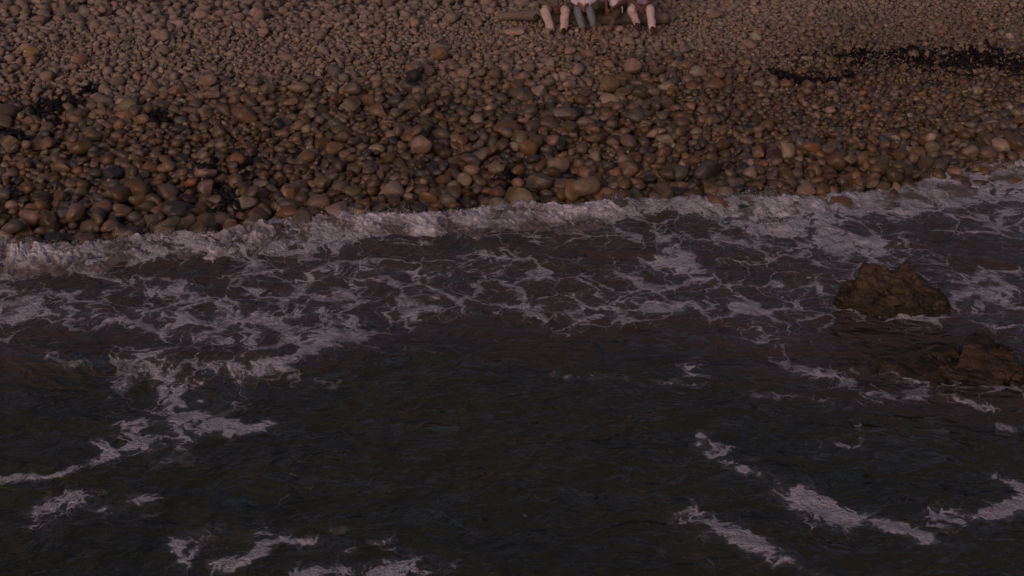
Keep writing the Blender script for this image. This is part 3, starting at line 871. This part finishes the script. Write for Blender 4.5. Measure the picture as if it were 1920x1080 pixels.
def hand(bm, wrist, dirv, side, palm_n):
    """palm, four unequal curled fingers and a thumb; dirv forward, side across towards the thumb, palm_n out of the palm"""
    d = np.asarray(dirv, float); d /= np.linalg.norm(d)
    s = np.asarray(side, float); s -= d * (s @ d); s /= np.linalg.norm(s)
    n = np.asarray(palm_n, float); n -= d * (n @ d) + s * (n @ s); n /= np.linalg.norm(n)
    w = np.asarray(wrist, float)
    for k in (-0.024, -0.008, 0.010, 0.026):
        capsule(bm, w + s * k * 0.7, w + d * 0.085 + s * k, 0.018, 0.014, 8)
    for k, (off, L) in enumerate(((0.030, 0.070), (0.011, 0.080), (-0.009, 0.074), (-0.028, 0.058))):
        b0 = w + d * 0.088 + s * off
        b1 = b0 + d * L * 0.48 + n * L * 0.20
        b2 = b1 + d * L * 0.26 + n * L * 0.30
        b3 = b2 + d * L * 0.08 + n * L * 0.26
        capsule(bm, b0, b1, 0.0100, 0.0092, 8); capsule(bm, b1, b2, 0.0092, 0.0085, 8); capsule(bm, b2, b3, 0.0085, 0.0078, 8)
    t0 = w + d * 0.025 + s * 0.032; t1 = t0 + d * 0.035 + s * 0.028 + n * 0.012; t2 = t1 + d * 0.030 + s * 0.004 + n * 0.012
    capsule(bm, t0, t1, 0.014, 0.0115, 8); capsule(bm, t1, t2, 0.0115, 0.009, 8)

SKIN = {'a': simple('skin_tan', (0.17, 0.078, 0.052), 0.55, 0.2, 40, 0.001), 'b': simple('skin_warm', (0.30, 0.15, 0.105), 0.55, 0.2, 40, 0.001),
        'c': simple('skin_brown', (0.20, 0.095, 0.065), 0.55, 0.2, 40, 0.001)}
M_HAIR = simple('dark_hair', (0.02, 0.014, 0.010), 0.6, 0.5, 60, 0.004)
M_EYE = simple('eye', (0.6, 0.58, 0.55), 0.2, 0.05, 10, 0.0)

def make_person(label, u, P, skin, shirt_c, leg_c, shoe_c, long_trousers, hem, sleeve, woman=False, wide=0.026):
    """P: joint -> (u, v, y offset from the log); upper body from hips; hem: how far down the shin (0..1) the leg cloth goes"""
    J = {k: on_y(a, b, LY + yo) for k, (a, b, yo) in P['px'].items()}
    hipc = on_y(u, 4, LY); seat = float(lp[:, 2].mean()) + 0.12
    hipc[2] = seat + 0.10
    wd = 0.088 if woman else 0.095; sw = 0.165 if woman else 0.195
    lean = P.get('lean', 0.16); T = P.get('turn', 0.0)
    hL, hR = hipc + (-wd, 0, 0), hipc + (wd, 0, 0)
    belly = hipc + (0, -0.03 - lean * 0.2, 0.18); chest = hipc + (T * 0.3, -lean * 0.75, 0.36); neck = hipc + (T * 0.5, -lean - 0.02, 0.53); head = neck + (T * 0.3, -0.06, 0.17)
    sL, sR = neck + (-sw, 0.01, -0.06), neck + (sw, 0.01, -0.06)
    eL, eR = J['eL'], J['eR']; wL, wR = J['wL'], J['wR']
    gzL = surf(J['aL'][0], J['aL'][1]); gzR = surf(J['aR'][0], J['aR'][1])
    root = bpy.data.objects.new('person', None); COL.objects.link(root)
    O = np.array([hipc[0], hipc[1] - 0.4, min(gzL, gzR)]); root.location = O
    tag(root, label, 'person', 'people sitting on the log')
    legs = [(hL, J['kL'], J['aL'], J['tL']), (hR, J['kR'], J['aR'], J['tR'])]
    def legsk(bm, add_r=0.0, t1=1.0, feet=True):
        for h, k, a, t in legs:
            e = k + (a - k) * t1
            capsule(bm, h, k, 0.082 + add_r, 0.056 + add_r * 0.9)
            m = k + (a - k) * 0.35
            if t1 >= 0.35:
                capsule(bm, k, m, 0.054 + add_r * 0.9, 0.054 + add_r); capsule(bm, m, e, 0.054 + add_r, (0.036 + (1 - t1) * 0.012) + add_r * 1.15)
            elif t1 > 0: capsule(bm, k, e, 0.054 + add_r, 0.054 + add_r)
            if feet:
                heel = a + (0, 0.035, -0.04); capsule(bm, a, heel, 0.034, 0.032)
                d = (t - a)
                for w in (-0.022, 0, 0.022):
                    capsule(bm, a + (w * 0.5, 0, -0.03), a + d * 0.75 + (w, 0, -0.012), 0.030, 0.024)
                for q, w in enumerate((-0.034, -0.018, -0.001, 0.015, 0.031)):
                    capsule(bm, a + d * 0.75 + (w, 0, -0.014), a + d * (0.95 + 0.05 * (q in (1, 2))) + (w, 0, -0.016), 0.013, 0.010, 8)
    def torso(bm, r=0.0):
        for sx in (-1, 1):
            capsule(bm, hipc + (sx * 0.06, 0, 0), belly + (sx * 0.055, 0, 0), 0.105 + r, 0.095 + r)
            capsule(bm, belly + (sx * 0.055, 0, 0), chest + (sx * 0.075, 0, 0), 0.095 + r, 0.100 + r)
            capsule(bm, chest + (sx * 0.075, 0, 0), neck + (sx * 0.10, 0.01, -0.07), 0.100 + r, 0.060 + r)
    def arms(bm, r=0.0, t=2.0):
        for s_, e, w in ((sL, eL, wL), (sR, eR, wR)):
            capsule(bm, s_, s_ + (e - s_) * min(1, t), 0.052 + r, 0.041 + r)
            if t > 1: capsule(bm, e, e + (w - e) * min(1, t - 1), 0.041 + r, 0.041 + r + (0.027 - 0.041) * min(1, t - 1))
    def body(bm):
        torso(bm); legsk(bm); arms(bm)
        capsule(bm, neck + (0, 0.01, -0.04), head + (0, 0.02, -0.06), 0.055, 0.052)
        ball(bm, head + (0, 0.015, 0.02), 0.075, 0.092, 0.100); ball(bm, head + (0, -0.025, -0.055), 0.055, 0.060, 0.055)
        capsule(bm, head + (0, -0.072, 0.02), head + (0, -0.100, -0.018), 0.010, 0.015, 8)
        capsule(bm, head + (-0.02, -0.076, -0.052), head + (0.02, -0.076, -0.052), 0.009, 0.009, 8)
        for sx in (-1, 1): ball(bm, head + (sx * 0.076, 0.02, 0.0), 0.010, 0.022, 0.032)
        for e, w, sx in ((eL, wL, 1), (eR, wR, -1)):
            hd = P.get('hd', (0, -0.25, -0.9)); hand(bm, w, np.array(hd) + np.array([sx * 0.25, 0, 0]), (sx * 0.5, -0.8, 0.2), (sx * 0.8, 0.4, 0))
    blob('body', body, SKIN[skin], root, O, 0.009, 2)
    M_SH = simple('shirt_cloth', shirt_c, 0.9, 0.12, 25, 0.003, 0.15)
    M_LG = simple('trouser_cloth', leg_c, 0.9, 0.15, 30, 0.003, 0.15)
    def shirt(bm):
        torso(bm, 0.020); arms(bm, 0.014, sleeve)
        for x, y, z, r in P['drape']:
            c = hipc + np.array([x, y, z]); capsule(bm, belly + (x * 0.6, -0.03, 0.02), c, 0.08, r)
    blob('shirt', shirt, M_SH, root, O, 0.013, 3, 0.008, u)
    blob('trousers' if long_trousers else 'shorts', lambda bm: (legsk(bm, wide, hem, False), capsule(bm, hL, hR, 0.125, 0.125)), M_LG, root, O, 0.013, 3, 0.012, u + 3)
    if shoe_c:
        M_S = simple('shoe_leather', shoe_c, 0.55, 0.3, 30, 0.002)
        for h, k, a, t in legs:
            d = t - a
            def shoe(bm, a=a, d=d):
                capsule(bm, a + (0, 0.045, -0.045), a + d + (0, 0, -0.005), 0.046, 0.040); capsule(bm, a + (0, 0.01, 0.0), a + d * 0.5, 0.046, 0.045)
                capsule(bm, a + (0, 0.02, 0.03), a + (0, 0.02, -0.02), 0.043, 0.048)
            blob('shoe', shoe, M_S, root, O, 0.010, 2)
    def hair(bm):
        ball(bm, head + (0, 0.032, 0.038), 0.083, 0.095, 0.098)
        if woman:
            for x in (-0.06, -0.02, 0.02, 0.06): capsule(bm, head + (x, 0.08, 0.03), neck + (x * 1.3, 0.10, -0.12), 0.045, 0.03)
    blob('hair', hair, M_HAIR, root, O, 0.012, 1, 0.004, u + 5)
    for sx in (-1, 1):
        me = mesh_np('eye', ICO2[0] * 0.011, ICO2[1], M_EYE); add('eye', me, root, head + (sx * 0.030, -0.068, 0.018) - O)
    return root, O, hipc

# joints of each sitter: (u, v, metres in front (-) of the log axis)
make_person('person in a grey-olive shirt, long beige trousers and dark shoes, sitting at the left end', 1041,
    {'px': dict(kL=(1022, 21, -0.46), kR=(1060, 21, -0.48), aL=(1033, 56, -0.52), aR=(1057, 53, -0.52), tL=(1035, 65, -0.72), tR=(1056, 63, -0.72),
                eL=(1014, 3, -0.22), eR=(1067, 3, -0.22), wL=(1038, 12, -0.42), wR=(1050, 12, -0.42)),
     'drape': [(-0.10, -0.24, 0.04, 0.05), (0.10, -0.22, 0.04, 0.05), (0.0, -0.30, 0.02, 0.06), (-0.16, -0.18, 0.05, 0.05)], 'lean': 0.20},
    'a', (0.170, 0.150, 0.115), (0.70, 0.54, 0.44), (0.045, 0.022, 0.018), True, 0.97, 1.5, wide=0.038)
make_person('person in a white blouse and cropped blue jeans with bare feet', 1093,
    {'px': dict(kL=(1083, 21, -0.46), kR=(1106, 19, -0.48), aL=(1094, 57, -0.56), aR=(1114, 53, -0.56), tL=(1098, 72, -0.70), tR=(1119, 66, -0.72),
                eL=(1073, 1, -0.20), eR=(1114, 1, -0.20), wL=(1089, 9, -0.44), wR=(1098, 10, -0.44)),
     'drape': [(-0.09, -0.27, 0.05, 0.055), (0.09, -0.27, 0.05, 0.055), (0.0, -0.31, 0.04, 0.06)], 'lean': 0.20},
    'b', (0.80, 0.72, 0.72), (0.25, 0.265, 0.28), None, True, 0.74, 1.6, True)
r3 = make_person('barefoot person in a white tee and olive shorts with one leg folded up', 1156,
    {'px': dict(kL=(1118, 12, -0.42), kR=(1155, 25, -0.46), aL=(1136, 30, -0.02), aR=(1144, 54, -0.50), tL=(1142, 36, -0.14), tR=(1139, 62, -0.68),
                eL=(1137, -4, -0.26), eR=(1172, 0, -0.26), wL=(1137, 13, -0.52), wR=(1145, 18, -0.54)),
     'drape': [(-0.05, -0.27, 0.06, 0.07), (-0.10, -0.24, 0.08, 0.06)], 'lean': 0.26, 'turn': -0.1, 'hd': (-0.3, -0.2, -0.9)},
    'c', (0.78, 0.66, 0.66), (0.115, 0.085, 0.055), None, False, 0.14, 0.75)
me = tube_mesh('drawstring', np.array([on_y(1166, 12, LY - 0.42), on_y(1167, 18, LY - 0.43), on_y(1167, 25, LY - 0.43)]) - r3[1], [0.010, 0.011, 0.010], simple('white_cord', (0.75, 0.7, 0.68)), 6)
add('drawstring', me, r3[0])
make_person('person in a lilac shirt and pale pink trousers sitting at the right end, hands clasped', 1203,
    {'px': dict(kL=(1184, 19, -0.46), kR=(1219, 18, -0.48), aL=(1194, 42, -0.40), aR=(1223, 50, -0.56), tL=(1195, 52, -0.58), tR=(1224, 60, -0.74),
                eL=(1184, 0, -0.24), eR=(1224, 0, -0.24), wL=(1198, 12, -0.46), wR=(1208, 12, -0.46)),
     'drape': [(-0.06, -0.20, 0.09, 0.06), (0.06, -0.20, 0.09, 0.06)], 'lean': 0.22, 'hd': (0, -0.4, -0.6)},
    'c', (0.34, 0.235, 0.30), (0.80, 0.62, 0.55), (0.11, 0.045, 0.035), True, 0.97, 0.8, wide=0.034)

# ------------------------------------------------------------------ seaweed, sticks, shells
def kelp_material():
    t = NT('black_kelp'); p = t.pos(); n = t.noise(p, 18, 5)
    c = t.mix(n, (0.008, 0.008, 0.007), (0.034, 0.021, 0.013))
    return t.done(t.bsdf(c, t.maprange(n, 0.3, 0.7, 0.30, 0.55), t.bump(n, 0.012), **{'Specular IOR Level': 0.35}))
M_KELP = kelp_material()
def ribbon(path, width, thick=0.006, seed=0):
    """flat strap with thickness along path (n,3)"""
    path = np.asarray(path, float); n = len(path); V = []
    for k in range(n):
        d = path[min(k + 1, n - 1)] - path[max(k - 1, 0)]; d /= max(1e-6, np.linalg.norm(d))
        s = np.cross(d, (0, 0, 1)); s /= max(1e-6, np.linalg.norm(s))
        w = width * (0.35 + 0.65 * math.sin(math.pi * (0.12 + 0.8 * k / (n - 1)))) * (1 + 0.35 * math.sin(k * 1.9 + seed))
        up = np.array([0, 0, 0.02 * math.sin(k * 2.3 + seed)])
        V += [path[k] - s * w + up, path[k] + s * w - up, path[k] + s * w - up - (0, 0, thick), path[k] - s * w + up - (0, 0, thick)]
    F = []
    for k in range(n - 1):
        for j in range(4):
            a, b = k * 4 + j, k * 4 + (j + 1) % 4
            F.append((a, b, b + 4, a + 4))
    F += [(3, 2, 1, 0), tuple((n - 1) * 4 + j for j in range(4))]
    return np.array(V), np.array(F)
def walk(x, y, ang, L, n, r, curl=0.5, lift=0.02):
    pts = []
    for k in range(n):
        pts.append((x, y, surf(x, y) + lift))
        ang += r.normal(0, curl); x += math.cos(ang) * L / n; y += math.sin(ang) * L / n
    return pts
def ribbons_mesh(name, lst, mat):
    V, F, off = [], [], 0
    for v, f in lst:
        V.append(v); F.append(f + off); off += len(v)
    return mesh_np(name, np.concatenate(V), np.concatenate(F), mat)
r = np.random.default_rng(5)
def kelp_thing(label, pts_px, n, L, width, spread):
    """a clump of kelp straps lying along the photo pixels pts_px; each big strap a blade of its own"""
    P = [on_ground(u, v, 0.2) for u, v in pts_px]
    root = bpy.data.objects.new('kelp_clump', None); COL.objects.link(root)
    O = np.array([P[0][0], P[0][1], surf(P[0][0], P[0][1])]); root.location = O
    tag(root, label, 'seaweed')
    for k in range(n):
        t = k / max(1, n - 1) * (len(P) - 1); i = min(int(t), len(P) - 2) if len(P) > 1 else 0
        q = P[i] + (P[min(i + 1, len(P) - 1)] - P[i]) * (t - i)
        d = P[min(i + 1, len(P) - 1)] - P[i]
        ang = math.atan2(d[1], d[0]) if len(P) > 1 else r.uniform(0, 6.28)
        w = walk(q[0] + r.normal(0, spread), q[1] + r.normal(0, spread), ang + r.normal(0, 0.5), L * r.uniform(0.6, 1.2), 9, r, 0.35, 0.03)
        v, f = ribbon(np.array(w) - O, width * r.uniform(0.6, 1.2), 0.01, k)
        me = mesh_np('blade', v, f, M_KELP); add('blade', me, root)
    return root
kelp_thing('black kelp strip hanging down between two pale stones', [(398, 300), (412, 320), (416, 345), (420, 372), (412, 384)], 16, 0.45, 0.05, 0.035)
kelp_thing('dark seaweed clump on the upper beach at the far left', [(60, 180), (90, 195), (130, 178)], 18, 0.5, 0.06, 0.16)
kelp_thing('small black seaweed knot at the left edge of the beach', [(15, 235), (35, 250), (48, 262)], 11, 0.4, 0.055, 0.08)
kelp_thing('small black seaweed knot beside an olive stone', [(270, 216), (292, 212)], 8, 0.35, 0.05, 0.06)
kelp_thing('black seaweed under the wedge-shaped tan stone by the foam', [(905, 325), (940, 348), (970, 330)], 8, 0.35, 0.035, 0.05)
kelp_thing('black kelp streak on the beach at the far right edge', [(1770, 112), (1840, 108), (1915, 116)], 26, 0.8, 0.06, 0.07)
# the wrack line: shredded weed and bright shell bits, too many to count
WR = [(1450, 108), (1530, 108), (1600, 100), (1660, 98), (1720, 104), (1790, 108), (1860, 100), (1920, 108)]
def wrack():
    lst = []
    P = np.array([on_ground(u, v, 0.15) for u, v in WR])
    for k in range(1250):
        t = r.uniform(0.1, len(P) - 1.001); i = int(t); q = P[i] + (P[i + 1] - P[i]) * (t - i)
        x, y = q[0] + r.normal(0, 0.2), q[1] + r.normal(0, 0.20)
        if r.random() > np.interp(t, [0, 1.2, 2.4], [0.12, 0.4, 1.0]): continue
        if r.random() > 0.25 + 0.75 * float(noise2(np.array([x]), np.array([y]), 1.2, 97, 2)[0] > -0.12): continue
        lst.append(ribbon(walk(x, y, r.uniform(0, 6.28), r.uniform(0.05, 0.18), 4, r, 0.6, 0.025), r.uniform(0.008, 0.030), 0.006, k))
    for (u0, v0, u1, v1, n) in ((1440, 128, 1520, 148, 120), (1500, 148, 1600, 135, 60)):
        for k in range(n):
            t = r.random(); q = on_ground(u0 + (u1 - u0) * t, v0 + (v1 - v0) * t + r.normal(0, 2), 0.15)
            lst.append(ribbon(walk(q[0], q[1], r.normal(0, 0.5), r.uniform(0.08, 0.25), 4, r, 0.5, 0.025), r.uniform(0.008, 0.02), 0.006, k))
    return ribbons_mesh('seaweed', lst, M_KELP)
tag(add('seaweed', wrack()), 'shredded black seaweed strewn in a line over the upper right beach', kind='stuff')
def shells():
    V, F, off = [], [], 0
    P = np.array([on_ground(u, v, 0.15) for u, v in WR]); v0, f0 = ICO1
    for k in range(900):
        if k < 480:
            t = r.uniform(0.1, len(P) - 1.001); i = int(t); q = P[i] + (P[i + 1] - P[i]) * (t - i)
            x, y = q[0] + r.normal(0, 0.2), q[1] + r.normal(0, 0.38)
        else:
            q = on_ground(r.uniform(20, 1900), r.uniform(20, 170), 0.15); x, y = q[0], q[1]
        a = r.uniform(0.008, 0.018); e = np.array(Euler(tuple(r.uniform(0, 6, 3))).to_matrix())
        V.append((v0 * (a, a * 0.7, a * 0.4)) @ e.T + (x, y, surf(x, y) + 0.028)); F.append(f0 + off); off += len(v0)
    return mesh_np('shell_debris', np.concatenate(V), np.concatenate(F), simple('shell', (0.55, 0.47, 0.45), 0.5, 0.4, 8))
tag(add('shell_debris', shells()), 'tiny pale shells and chips scattered through the wrack line', kind='stuff')

M_STICK = simple('pale_stick', (0.27, 0.20, 0.15), 0.85, 0.4, 20, 0.003)
def stick(label, pts, rad):
    P = np.array([on_ground(u, v, 0.14) for u, v in pts])
    P[:, 2] = [surf(p[0], p[1]) + 0.03 for p in P]
    O = P.mean(0)
    o = add('drift_stick', tube_mesh('drift_stick', P - O, np.linspace(rad, rad * 0.6, len(P)), M_STICK, 7, 0.15, 1), None, O)
    tag(o, label, 'stick')
stick('pale curved stick lying by the dark shoes of the left sitter', [(1032, 74), (1042, 70), (1050, 68), (1064, 69)], 0.016)
stick('thin pale forked stick on the upper beach left of the round tan stone', [(697, 108), (704, 100), (707, 93), (722, 96)], 0.014)
stick('thin bent stick right of the forked stick on the upper beach', [(742, 92), (750, 100), (762, 110)], 0.013)
